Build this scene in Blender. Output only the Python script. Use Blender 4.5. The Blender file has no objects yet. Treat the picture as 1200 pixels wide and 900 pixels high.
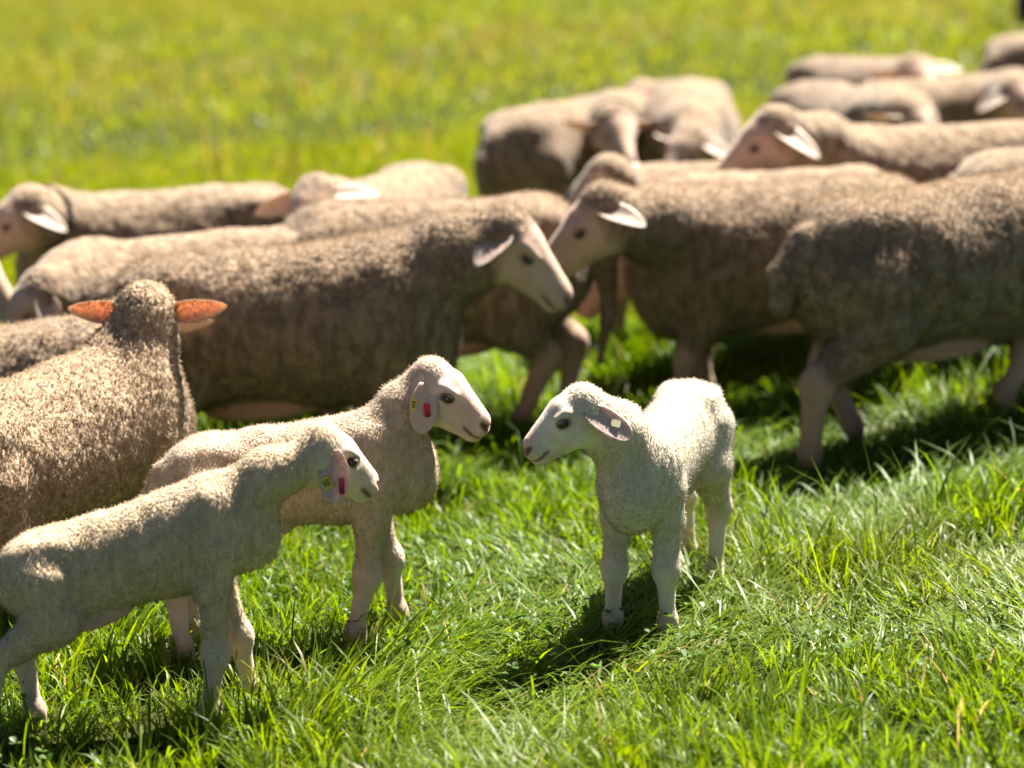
import bpy, math
import numpy as np
from mathutils import Vector, Matrix

sc = bpy.context.scene
COL = sc.collection
R = math.radians
rng = np.random.default_rng(7)

# ------------------------------------------------------------------ camera
CAM_H, PITCH = 1.56, 12.15
cd = bpy.data.cameras.new('camera'); cam = bpy.data.objects.new('camera', cd); COL.objects.link(cam)
cam.location = (0, 0, CAM_H); cam.rotation_euler = (R(90 - PITCH), 0, 0)
cd.sensor_width = 36; cd.lens = 85; cd.clip_start = 0.1; cd.clip_end = 3000
cd.dof.use_dof = True; cd.dof.focus_distance = 4.78; cd.dof.aperture_fstop = 1.9
sc.camera = cam

# ------------------------------------------------------------------ sky, sun, exposure
SUN_AZ, SUN_EL = 36.0, 60.0          # azimuth from +Y (away from the camera) towards +X
w = bpy.data.worlds.new('World'); sc.world = w; w.use_nodes = True
nt = w.node_tree; bg = nt.nodes['Background']
sky = nt.nodes.new('ShaderNodeTexSky'); sky.sky_type = 'NISHITA'; sky.sun_disc = False
sky.altitude = 1600; sky.air_density = 0.25; sky.dust_density = 1.2; sky.ozone_density = 0.0; sky.sun_elevation = R(SUN_EL); sky.sun_rotation = R(SUN_AZ)
nt.links.new(sky.outputs[0], bg.inputs[0]); bg.inputs[1].default_value = 0.05
sd = bpy.data.lights.new('sun', 'SUN'); sun = bpy.data.objects.new('sun', sd); COL.objects.link(sun)
sd.energy = 5.0; sd.angle = R(0.53); sd.color = (1.0, 0.93, 0.81)
to_sun = Vector((math.sin(R(SUN_AZ)) * math.cos(R(SUN_EL)), math.cos(R(SUN_AZ)) * math.cos(R(SUN_EL)), math.sin(R(SUN_EL))))
sun.rotation_euler = to_sun.to_track_quat('Z', 'Y').to_euler(); sun.location = to_sun * 30
vs = sc.view_settings
vs.view_transform = 'Standard'; vs.look = 'None'; vs.exposure = 2.0; vs.gamma = 1.0; vs.use_curve_mapping = False
sc.render.engine = 'CYCLES'
cy = sc.cycles
cy.use_denoising = True; cy.max_bounces = 8; cy.diffuse_bounces = 3; cy.glossy_bounces = 2
cy.transmission_bounces = 4; cy.transparent_max_bounces = 6
cy.caustics_reflective = False; cy.caustics_refractive = False
sc.cycles_curves.shape = 'RIBBONS'

# ------------------------------------------------------------------ small numeric tools
def _h(ix, iy, iz, seed):
    with np.errstate(over='ignore'):
        n = (ix.astype(np.uint32) * np.uint32(374761393) + iy.astype(np.uint32) * np.uint32(668265263)
             + iz.astype(np.uint32) * np.uint32(2147483647) + np.uint32(seed * 974711 + 1))
        n = (n ^ (n >> np.uint32(13))) * np.uint32(1274126177)
        n = (n ^ (n >> np.uint32(16))) * np.uint32(2246822519)
        n = n ^ (n >> np.uint32(15))
    return (n & np.uint32(0xFFFFFF)).astype(np.float32) / 16777215.0

def vnoise(p, seed=0):
    p = np.asarray(p, np.float32) + 1000.0
    i = np.floor(p).astype(np.int64); f = p - i; f = f * f * (3 - 2 * f)
    out = 0
    for a in (0, 1):
        for b in (0, 1):
            for c in (0, 1):
                wgt = (f[:, 0] if a else 1 - f[:, 0]) * (f[:, 1] if b else 1 - f[:, 1]) * (f[:, 2] if c else 1 - f[:, 2])
                out = out + wgt * _h(i[:, 0] + a, i[:, 1] + b, i[:, 2] + c, seed)
    return out

def noise2(x, y, s, seed=0):
    return vnoise(np.stack([x * s, y * s, np.zeros_like(x)], 1), seed)

def worley(p, seed=0):
    """distance to the nearest and second nearest feature point, and the nearest point itself"""
    p = np.asarray(p, np.float32) + 1000.0
    i = np.floor(p).astype(np.int64)
    d1 = np.full(len(p), 9.0, np.float32); d2 = d1.copy(); c1 = np.zeros_like(p)
    for a in (-1, 0, 1):
        for b in (-1, 0, 1):
            for c in (-1, 0, 1):
                q = i + np.array([a, b, c])
                fp = q + np.stack([_h(q[:, 0], q[:, 1], q[:, 2], seed + k) for k in (11, 12, 13)], 1)
                d = np.linalg.norm(p - fp, axis=1)
                m = d < d1
                d2 = np.where(m, d1, np.minimum(d2, d)); c1[m] = fp[m]; d1 = np.where(m, d, d1)
    return d1, d2, c1 - 1000.0

SLOPE = 0.07
def gz(x, y):
    """height of the meadow: it rises gently to the right"""
    x = np.asarray(x, float); y = np.asarray(y, float)
    return (SLOPE * 12 * np.tanh(x / 12) + 0.012 * np.sin(1.7 * x + 0.6 * y) * np.sin(1.3 * y - 0.5 * x + 1))

def unit(v):
    v = np.asarray(v, float); return v / (np.linalg.norm(v) + 1e-12)

def mesh_from(name, V, F, smooth=True):
    V = np.ascontiguousarray(V, np.float32); F = np.asarray(F)
    me = bpy.data.meshes.new(name)
    n = F.shape[1]
    me.vertices.add(len(V)); me.vertices.foreach_set('co', V.ravel())
    me.loops.add(F.size); me.loops.foreach_set('vertex_index', F.astype(np.int32).ravel())
    me.polygons.add(len(F))
    me.polygons.foreach_set('loop_start', np.arange(0, F.size, n, dtype=np.int32))
    me.polygons.foreach_set('loop_total', np.full(len(F), n, np.int32))
    if smooth: me.polygons.foreach_set('use_smooth', np.ones(len(F), bool))
    me.update(calc_edges=True)
    return me

def link(name, data, mat=None, parent=None):
    o = bpy.data.objects.new(name, data); COL.objects.link(o)
    if mat is not None: data.materials.append(mat)
    if parent is not None: o.parent = parent
    return o

def tag(o, label=None, cat=None, group=None, kind=None):
    if label: o['label'] = label
    if cat: o['category'] = cat
    if group: o['group'] = group
    if kind: o['kind'] = kind
    return o

# ------------------------------------------------------------------ materials
def new_mat(name):
    m = bpy.data.materials.new(name); m.use_nodes = True
    nt = m.node_tree; nt.nodes.clear()
    return m, nt, nt.nodes.new('ShaderNodeOutputMaterial')

def nd(nt, t, **kw):
    n = nt.nodes.new(t)
    for k, v in kw.items():
        if k in ('operation', 'blend_type', 'data_type', 'attribute_name', 'feature', 'distance', 'attribute_type'): setattr(n, k, v)
        else: n.inputs[k].default_value = v
    return n

def mixc(nt, fac, a, b):
    n = nt.nodes.new('ShaderNodeMix'); n.data_type = 'RGBA'
    for sock, v in ((n.inputs[0], fac), (n.inputs[6], a), (n.inputs[7], b)):
        if hasattr(v, 'is_output'): nt.links.new(v, sock)
        elif isinstance(v, tuple): sock.default_value = (*v, 1)
        else: sock.default_value = v
    return n.outputs[2]

def mathn(nt, op, a, b=0.0, c=None, clamp=False):
    n = nt.nodes.new('ShaderNodeMath'); n.operation = op; n.use_clamp = clamp
    for k, v in enumerate((a, b) if c is None else (a, b, c)):
        if hasattr(v, 'is_output'): nt.links.new(v, n.inputs[k])
        else: n.inputs[k].default_value = v
    return n.outputs[0]

def ramp(nt, src, lo, hi):
    n = nt.nodes.new('ShaderNodeMapRange'); n.interpolation_type = 'SMOOTHSTEP'
    nt.links.new(src, n.inputs[0]); n.inputs[1].default_value = lo; n.inputs[2].default_value = hi
    return n.outputs[0]

def noise_n(nt, co, scale, detail=3, rough=0.55, dist=0.0):
    n = nt.nodes.new('ShaderNodeTexNoise'); n.inputs['Scale'].default_value = scale
    n.inputs['Detail'].default_value = detail; n.inputs['Roughness'].default_value = rough
    n.inputs['Distortion'].default_value = dist
    nt.links.new(co, n.inputs['Vector']); return n.outputs['Fac']

def coat_material(name, wool_a, wool_b, dirt, face, skin, bump_scale, bump_dist, dirt_lo=0.5, dirt_hi=0.8, stretch=(1, 1, 0.55)):
    m, nt, out = new_mat(name)
    tc = nt.nodes.new('ShaderNodeTexCoord'); co = tc.outputs['Object']
    mp = nt.nodes.new('ShaderNodeMapping'); nt.links.new(co, mp.inputs[0]); mp.inputs['Scale'].default_value = stretch
    cs = mp.outputs[0]
    info = nt.nodes.new('ShaderNodeObjectInfo')
    aw = nd(nt, 'ShaderNodeAttribute', attribute_name='wool').outputs['Fac']
    ask = nd(nt, 'ShaderNodeAttribute', attribute_name='skin').outputs['Fac']
    adk = nd(nt, 'ShaderNodeAttribute', attribute_name='dark').outputs['Fac']
    big = noise_n(nt, co, 5.0, 4); mid = noise_n(nt, cs, bump_scale * 0.5, 3); fine = noise_n(nt, cs, bump_scale, 4, 0.65, 0.4)
    wc = mixc(nt, ramp(nt, mid, 0.35, 0.65), wool_a, wool_b)
    wc = mixc(nt, mathn(nt, 'MULTIPLY', ramp(nt, big, dirt_lo, dirt_hi), 0.5), wc, dirt)
    specks = ramp(nt, noise_n(nt, co, 160, 2), 0.66, 0.72)
    wc = mixc(nt, mathn(nt, 'MULTIPLY', specks, 0.25), wc, tuple(0.5 * c for c in dirt))
    fc = mixc(nt, ramp(nt, noise_n(nt, co, 22, 4), 0.35, 0.7), face, tuple(0.5 * (a + b) for a, b in zip(face, skin)))
    c = mixc(nt, aw, fc, wc)
    c = mixc(nt, ask, c, skin)
    c = mixc(nt, adk, c, (0.035, 0.022, 0.018))
    bs = nd(nt, 'ShaderNodeBsdfPrincipled', Roughness=0.85)
    bs.inputs['Specular IOR Level'].default_value = 0.12
    bs.inputs['Sheen Weight'].default_value = 0.25; bs.inputs['Sheen Roughness'].default_value = 0.5
    nt.links.new(c, bs.inputs['Base Color'])
    vor = nt.nodes.new('ShaderNodeTexVoronoi'); nt.links.new(cs, vor.inputs['Vector']); vor.inputs['Scale'].default_value = bump_scale
    hgt = mathn(nt, 'SUBTRACT', fine, mathn(nt, 'MULTIPLY', vor.outputs['Distance'], 0.6))
    bp = nt.nodes.new('ShaderNodeBump'); bp.inputs['Distance'].default_value = bump_dist
    nt.links.new(mathn(nt, 'MULTIPLY_ADD', aw, 0.85, 0.15), bp.inputs['Strength'])
    nt.links.new(hgt, bp.inputs['Height']); nt.links.new(bp.outputs[0], bs.inputs['Normal'])
    nt.links.new(bs.outputs[0], out.inputs[0])
    return m

def hair_material(name, wool, face, skin, var=0.25):
    m, nt, out = new_mat(name)
    aw = nd(nt, 'ShaderNodeAttribute', attribute_name='wool').outputs['Fac']
    ask = nd(nt, 'ShaderNodeAttribute', attribute_name='skin').outputs['Fac']
    hi = nt.nodes.new('ShaderNodeHairInfo')
    c = mixc(nt, aw, face, wool); c = mixc(nt, ask, c, skin)
    c = mixc(nt, mathn(nt, 'MULTIPLY', hi.outputs['Random'], var), c, tuple(0.4 * x for x in wool))
    d = nt.nodes.new('ShaderNodeBsdfDiffuse'); t = nt.nodes.new('ShaderNodeBsdfTranslucent')
    nt.links.new(c, d.inputs[0]); nt.links.new(c, t.inputs[0])
    an = nd(nt, 'ShaderNodeAttribute', attribute_name='coat_normal')          # fibres take the light of the coat they lie in
    vt = nt.nodes.new('ShaderNodeVectorTransform'); vt.vector_type = 'NORMAL'; vt.convert_from = 'OBJECT'; vt.convert_to = 'WORLD'
    nt.links.new(an.outputs['Vector'], vt.inputs[0]); nt.links.new(vt.outputs[0], d.inputs['Normal']); nt.links.new(vt.outputs[0], t.inputs['Normal'])
    mx = nd(nt, 'ShaderNodeMixShader', Fac=0.30); nt.links.new(d.outputs[0], mx.inputs[1]); nt.links.new(t.outputs[0], mx.inputs[2])
    nt.links.new(mx.outputs[0], out.inputs[0]); return m

def thin_material(name, front, through, fac=0.5, rough=0.6, noise=0.0, spec=0.2):
    """thin skin or leaf: part of the light goes through"""
    m, nt, out = new_mat(name)
    tc = nt.nodes.new('ShaderNodeTexCoord')
    nz = noise_n(nt, tc.outputs['Object'], 60, 3)
    c = mixc(nt, mathn(nt, 'MULTIPLY', nz, noise), front, tuple(0.5 * x for x in front))
    rim = nd(nt, 'ShaderNodeAttribute', attribute_name='rim').outputs['Fac']
    c = mixc(nt, mathn(nt, 'MULTIPLY', rim, .9), c, (0.80, 0.70, 0.60))
    b = nd(nt, 'ShaderNodeBsdfPrincipled', Roughness=rough); b.inputs['Specular IOR Level'].default_value = spec
    nt.links.new(c, b.inputs['Base Color'])
    t = nt.nodes.new('ShaderNodeBsdfTranslucent')
    vein = noise_n(nt, tc.outputs['Object'], 22, 4, .6, 1.5)
    nt.links.new(mixc(nt, mathn(nt, 'MULTIPLY', rim, .7), mixc(nt, mathn(nt, 'MULTIPLY', ramp(nt, vein, .4, .65), .40), through, tuple(0.45 * x for x in through)), (0.85, 0.62, 0.45)), t.inputs[0])
    mx = nd(nt, 'ShaderNodeMixShader', Fac=fac); nt.links.new(b.outputs[0], mx.inputs[1]); nt.links.new(t.outputs[0], mx.inputs[2])
    nt.links.new(mx.outputs[0], out.inputs[0]); return m

def plain(name, col, rough=0.5, spec=0.5, var=0.3, scale=80, coat=0.0):
    m, nt, out = new_mat(name)
    tc = nt.nodes.new('ShaderNodeTexCoord')
    c = mixc(nt, mathn(nt, 'MULTIPLY', noise_n(nt, tc.outputs['Object'], scale, 3), var), col, tuple(0.35 * x for x in col))
    b = nd(nt, 'ShaderNodeBsdfPrincipled', Roughness=rough); b.inputs['Specular IOR Level'].default_value = spec
    b.inputs['Coat Weight'].default_value = coat
    nt.links.new(c, b.inputs['Base Color']); nt.links.new(b.outputs[0], out.inputs[0]); return m

PINK = (0.52, 0.30, 0.23)
M = {}
M['ewe'] = coat_material('ewe_coat', (0.35, 0.250, 0.165), (0.20, 0.135, 0.085), (0.10, 0.066, 0.042), (0.57, 0.41, 0.315), (0.47, 0.265, 0.19), 70, 0.008)
M['ewe_near'] = coat_material('ewe_near_coat', (0.50, 0.36, 0.235), (0.30, 0.205, 0.127), (0.14, 0.093, 0.056), (0.54, 0.40, 0.31), (0.47, 0.265, 0.19), 120, 0.007)
M['lamb_white'] = coat_material('lamb_white_coat', (0.76, 0.665, 0.525), (0.66, 0.55, 0.41), (0.46, 0.325, 0.21), (0.84, 0.74, 0.62), PINK, 190, 0.004, 0.52, 0.8)
M['lamb_cream'] = coat_material('lamb_cream_coat', (0.70, 0.54, 0.37), (0.57, 0.425, 0.275), (0.35, 0.245, 0.15), (0.78, 0.62, 0.50), PINK, 150, 0.005, 0.5, 0.8, (1, 1, 0.4))
M['lamb_pink'] = coat_material('lamb_pink_coat', (0.62, 0.48, 0.35), (0.50, 0.37, 0.26), (0.36, 0.235, 0.15), (0.76, 0.59, 0.49), PINK, 170, 0.004, 0.5, 0.8)
M['hair_ewe'] = hair_material('ewe_fleece', (0.43, 0.318, 0.215), (0.60, 0.46, 0.36), (0.5, 0.36, 0.28), 0.45)
M['hair_near'] = hair_material('near_ewe_fleece', (0.56, 0.42, 0.285), (0.60, 0.46, 0.36), (0.5, 0.36, 0.28), 0.45)
M['hair_white'] = hair_material('white_lamb_fleece', (0.80, 0.715, 0.58), (0.86, 0.77, 0.66), (0.8, 0.64, 0.55), .12)
M['hair_cream'] = hair_material('cream_lamb_fleece', (0.74, 0.61, 0.44), (0.80, 0.67, 0.53), (0.7, 0.55, 0.46), .15)
M['hair_pink'] = hair_material('pink_lamb_fleece', (0.72, 0.58, 0.44), (0.76, 0.64, 0.54), (0.7, 0.53, 0.44), .15)
M['ear_lamb'] = thin_material('lamb_ear_skin', (0.86, 0.69, 0.62), (0.95, 0.62, 0.52), 0.35, 0.6, 0.15)
M['ear_ewe'] = thin_material('ewe_ear_skin', (0.70, 0.58, 0.50), (0.75, 0.46, 0.32), 0.25, 0.6, 0.4)
M['ear_orange'] = thin_material('backlit_ear_skin', (0.72, 0.48, 0.36), (1.0, 0.55, 0.34), 0.52, 0.6, 0.4)
M['eye'] = plain('eye_brown', (0.028, 0.017, 0.011), 0.08, 0.5, 0.5, 300, 0.4)
M['lid'] = plain('eyelid_skin', (0.34, 0.23, 0.18), 0.8, 0.15)
M['tag_yellow'] = plain('yellow_tag_plastic', (0.75, 0.62, 0.03), 0.35, 0.5, 0.1)
M['tag_red'] = plain('red_tag_plastic', (0.75, 0.03, 0.05), 0.35, 0.5, 0.1)
M['tag_white'] = plain('white_tag_plastic', (0.75, 0.68, 0.45), 0.35, 0.5, 0.1)
M['ink'] = plain('tag_ink', (0.02, 0.02, 0.02), 0.5, 0.3, 0.1)
M['collar'] = plain('collar_webbing', (0.03, 0.028, 0.03), 0.8, 0.2)

# ------------------------------------------------------------------ signed-distance animals
class Prim:
    __slots__ = ('a', 'b', 'r', 'q', 'rot', 'tag')
def cone(a, b, r0, r1, tag='wool'):
    p = Prim(); p.a = np.array(a, np.float32); p.b = np.array(b, np.float32); p.r = (r0, r1); p.q = 0; p.rot = None; p.tag = tag; return p
def ell(c, r, rot=None, tag='wool'):
    p = Prim(); p.a = np.array(c, np.float32); p.b = None; p.r = np.array(r, np.float32); p.q = 1
    p.rot = None if rot is None else np.array(rot, np.float32); p.tag = tag; return p

def pd(p, X):
    v = X - p.a
    if p.q == 0:
        ab = p.b - p.a
        t = np.clip(v @ ab / (ab @ ab + 1e-9), 0, 1)
        return np.linalg.norm(v - t[:, None] * ab, axis=1) - (p.r[0] + (p.r[1] - p.r[0]) * t)
    if p.rot is not None: v = v @ p.rot
    k0 = np.linalg.norm(v / p.r, axis=1); k1 = np.linalg.norm(v / (p.r * p.r), axis=1)
    return k0 * (k0 - 1) / (k1 + 1e-9)

def smin(a, b, k):
    h = np.clip(0.5 + 0.5 * (b - a) / k, 0, 1)
    return b + (a - b) * h - k * h * (1 - h)
def smax(a, b, k): return -smin(-a, -b, k)

def field(groups, cuts, X):
    tot = None
    for prims, k, katt in groups:
        d = None
        for p in prims:
            e = pd(p, X); d = e if d is None else smin(d, e, k)
        tot = d if tot is None else smin(tot, d, katt)
    for p, k in cuts: tot = smax(tot, -pd(p, X), k)
    return tot

def surface(groups, cuts, h):
    lo = np.full(3, 9.0); hi = np.full(3, -9.0)
    for prims, _, _ in groups:
        for p in prims:
            if p.q == 0:
                rr = max(p.r); lo = np.minimum(lo, np.minimum(p.a, p.b) - rr); hi = np.maximum(hi, np.maximum(p.a, p.b) + rr)
            else:
                rr = max(p.r); lo = np.minimum(lo, p.a - rr); hi = np.maximum(hi, p.a + rr)
    lo -= 0.03; hi += 0.03
    B = 4
    nb = np.ceil((hi - lo) / (h * B)).astype(int) + 1
    n = nb * B + 1
    ax = [lo[i] + h * np.arange(n[i]) for i in range(3)]
    cx = [lo[i] + h * (np.arange(nb[i]) * B + B / 2) for i in range(3)]
    G = np.stack(np.meshgrid(*cx, indexing='ij'), -1).reshape(-1, 3).astype(np.float32)
    Dc = field(groups, cuts, G).reshape(nb)
    near = np.abs(Dc) < h * B * 1.35 + 0.006
    D = np.repeat(np.repeat(np.repeat(Dc, B, 0), B, 1), B, 2)
    D = np.pad(D, ((0, 1),) * 3, mode='edge').astype(np.float32)
    mask = np.zeros(n, bool)
    I = np.argwhere(near) * B
    for a in range(B + 1):
        for b in range(B + 1):
            for c in range(B + 1): mask[I[:, 0] + a, I[:, 1] + b, I[:, 2] + c] = True
    J = np.argwhere(mask)
    P = np.stack([ax[k][J[:, k]] for k in range(3)], 1).astype(np.float32)
    D[J[:, 0], J[:, 1], J[:, 2]] = field(groups, cuts, P)
    S = D < 0
    cnt = np.zeros(n - 1, np.int8); 
    for a in (0, 1):
        for b in (0, 1):
            for c in (0, 1): cnt += S[a:n[0] - 1 + a, b:n[1] - 1 + b, c:n[2] - 1 + c]
    act = (cnt > 0) & (cnt < 8)
    cells = np.argwhere(act)
    idx = np.full(n - 1, -1, np.int64); idx[act] = np.arange(len(cells))
    acc = np.zeros((len(cells), 3)); num = np.zeros(len(cells))
    for axis in range(3):
        o1, o2 = [k for k in range(3) if k != axis]
        for a in (0, 1):
            for b in (0, 1):
                s = cells.copy(); s[:, o1] += a; s[:, o2] += b; e = s.copy(); e[:, axis] += 1
                d0 = D[s[:, 0], s[:, 1], s[:, 2]]; d1 = D[e[:, 0], e[:, 1], e[:, 2]]
                m = (d0 < 0) != (d1 < 0)
                t = np.where(m, d0 / np.where(m, d0 - d1, 1), 0)
                pt = s.astype(float); pt[:, axis] += t
                acc[m] += pt[m]; num[m] += 1
    V = (lo + h * acc / num[:, None]).astype(np.float32)
    quads = []
    for axis in range(3):
        o1, o2 = (axis + 1) % 3, (axis + 2) % 3
        s0 = [slice(None)] * 3; s1 = [slice(None)] * 3
        s0[axis] = slice(0, -1); s1[axis] = slice(1, None)
        A = S[tuple(s0)]; Bm = S[tuple(s1)]
        for flip, mk in ((False, A & ~Bm), (True, ~A & Bm)):
            e = np.argwhere(mk)
            e = e[(e[:, o1] > 0) & (e[:, o2] > 0) & (e[:, o1] < n[o1] - 1) & (e[:, o2] < n[o2] - 1)]
            q = []
            for da, db in ((-1, -1), (0, -1), (0, 0), (-1, 0)):
                c = e.copy(); c[:, o1] += da; c[:, o2] += db
                q.append(idx[c[:, 0], c[:, 1], c[:, 2]])
            q = np.stack(q, 1)
            quads.append(q[:, ::-1] if flip else q)
    F = np.concatenate(quads)
    F = F[(F >= 0).all(1)]
    for _ in range(2):
        g, d = grad(groups, cuts, V, h * 0.5)
        V = V - (np.clip(d, -h, h)[:, None] * g).astype(np.float32)
    g, d = grad(groups, cuts, V, h * 0.5)
    return V, F, g

def grad(groups, cuts, V, e):
    T = np.array([[1, -1, -1], [-1, -1, 1], [-1, 1, -1], [1, 1, 1]], np.float32)
    fs = [field(groups, cuts, V + e * t) for t in T]
    g = sum(f[:, None] * t for f, t in zip(fs, T))
    return g / (np.linalg.norm(g, axis=1, keepdims=True) + 1e-9), sum(fs) / 4

TAGS = {'wool': (1, 0, 0), 'face': (0, 0, 0), 'leg': (0, .55, .08), 'leglamb': (.1, .12, 0), 'skin': (0, 1, 0), 'nose': (0, .95, 0.05), 'hoof': (0, 0, .8)}

def frame_from(fwd, up=(0, 0, 1), roll=0.0):
    f = unit(fwd); l = unit(np.cross(up, f)); u = np.cross(f, l)
    if roll:
        c, s = math.cos(roll), math.sin(roll); l, u = c * l + s * u, -s * l + c * u
    return np.stack([f, l, u], 1)            # columns: forward, left, up

def uv_ball(c, r, rot=None, nu=16, nv=10, vmax=1.0):
    V = []; 
    for j in range(nv + 1):
        th = math.pi * vmax * j / nv
        for i in range(nu):
            ph = 2 * math.pi * i / nu
            V.append((math.sin(th) * math.cos(ph), math.sin(th) * math.sin(ph), math.cos(th)))
    V = np.array(V) * np.array(r)
    if rot is not None: V = V @ np.array(rot).T
    F = [(j * nu + i, j * nu + (i + 1) % nu, (j + 1) * nu + (i + 1) % nu, (j + 1) * nu + i)[::-1] for j in range(nv) for i in range(nu)]
    return V + np.array(c), np.array(F)

def ear_sheet(base, d, nrm, L, W, cup=0.45, bend=0.15, thick=0.0035, curl=0.0, pointed=False):
    """closed, cupped leaf-shaped ear; d = along the ear, nrm = the way its hollow faces"""
    d = unit(d); nrm = unit(np.asarray(nrm) - np.dot(nrm, d) * d); s = np.cross(nrm, d)
    nu, nv = 14, 9
    us = np.linspace(0, 1, nu); vs_ = np.linspace(-1, 1, nv)
    prof = np.interp(us, [0, .12, .3, .5, .7, .85, .95, 1], [.50, .74, 1.0, .96, .78, .54, .30, .08] if pointed else [.46, .70, .95, 1.0, .93, .76, .50, .16])
    rows = []
    for side in (0, 1):
        for u, pw in zip(us, prof):
            for v in vs_:
                ww = 0.5 * W * pw
                off = cup * ww * (v * v) * (1 - 0.5 * u) - bend * L * u * u + curl * ww * v * u
                th = thick * (1 - 0.75 * abs(v) ** 3) * (1 - 0.5 * u)
                p = base + d * L * u + s * ww * v + nrm * (off + (th if side else 0))
                rows.append(p)
    V = np.array(rows); N = nu * nv; F = []
    for i in range(nu - 1):
        for j in range(nv - 1):
            a, b, c, e = i * nv + j, i * nv + j + 1, (i + 1) * nv + j + 1, (i + 1) * nv + j
            F.append((a, b, c, e)); F.append((N + e, N + c, N + b, N + a))
    for i in range(nu - 1):
        for j in (0, nv - 1):
            a, b = i * nv + j, (i + 1) * nv + j
            F.append((a, b, N + b, N + a) if j == 0 else (N + a, N + b, b, a))
    for i in (0, nu - 1):
        for j in range(nv - 1):
            a, b = i * nv + j, i * nv + j + 1
            F.append((N + a, N + b, b, a) if i == 0 else (a, b, N + b, N + a))
    return V, np.array(F), (d, s, nrm)

def box_mesh(c, ax, size, bev=0.15):
    """bevelled plate: ax = 3 unit columns, size = full extents"""
    ax = np.array(ax); V = []; F = []
    sx, sy, sz = [0.5 * x for x in size]; b = bev * min(sx, sy) * 2
    ring = [(-sx + b, -sy), (sx - b, -sy), (sx, -sy + b), (sx, sy - b), (sx - b, sy), (-sx + b, sy), (-sx, sy - b), (-sx, -sy + b)]
    for z in (-sz, sz): V += [(x, y, z) for x, y in ring]
    V += [(0, 0, -sz), (0, 0, sz)]
    for i in range(8):
        j = (i + 1) % 8
        F.append((i, j, 8 + j, 8 + i))
    F4 = F; F3 = []
    V = np.array(V) @ ax.T + np.array(c)
    me = bpy.data.meshes.new('plate')
    me.from_pydata(V.tolist(), [], F4 + [tuple(range(7, -1, -1)), tuple(range(8, 16))])
    return me

ADULT = dict(
    body=[((.12, 0, .50), (.34, .205, .235)), ((-.17, 0, .51), (.33, .205, .225)), ((-.35, 0, .53), (.165, .17, .195)), ((.29, 0, .50), (.19, .17, .235)), ((.38, 0, .43), (.12, .125, .16)), ((.27, .125, .54), (.09, .06, .15)), ((.27, -.125, .54), (.09, .06, .15)), ((-.34, .11, .655), (.10, .045, .05)), ((-.34, -.11, .655), (.10, .045, .05))],
    kb=.06, katt=.036,
    fore=[(.27, .10, .45, .105), (.265, .105, .315, .066), (.285, .10, .20, .036), (.28, .10, .06, .025), (.292, .10, .016, .026)],
    hind=[(-.34, .085, .50, .13), (-.305, .115, .37, .095), (-.455, .10, .245, .04), (-.435, .10, .06, .026), (-.422, .10, .016, .026)],
    neck=(.31, .57, .155, .088), head=1.0, tail=[(-.49, .62, .04), (-.56, .53, .035), (-.565, .42, .022)],
    eye=1.0, legtag='leg', hair=(0.0075, 0.003))
LAMB = dict(
    body=[((.08, 0, .315), (.18, .090, .120)), ((-.08, 0, .322), (.18, .088, .112)), ((-.195, 0, .335), (.10, .083, .1)), ((.165, 0, .325), (.1, .083, .112)), ((.215, 0, .285), (.065, .06, .08)), ((.150, .058, .340), (.045, .030, .075)), ((.150, -.058, .340), (.045, .030, .075)), ((-.19, .052, .395), (.05, .022, .025)), ((-.19, -.052, .395), (.05, .022, .025))],
    kb=.030, katt=.016,
    fore=[(.155, .055, .290, .048), (.142, .057, .215, .034), (.156, .053, .125, .0225), (.150, .053, .035, .0155), (.158, .053, .010, .0165)],
    hind=[(-.195, .045, .325, .066), (-.165, .06, .245, .05), (-.262, .055, .155, .0235), (-.25, .055, .037, .0160), (-.242, .055, .010, .0165)],
    neck=(.165, .34, .082, .054), head=.71, tail=[(-.285, .37, .016), (-.32, .30, .014), (-.32, .20, .011)],
    eye=1.15, legtag='leglamb', hair=(0.0034, 0.0020))

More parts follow.
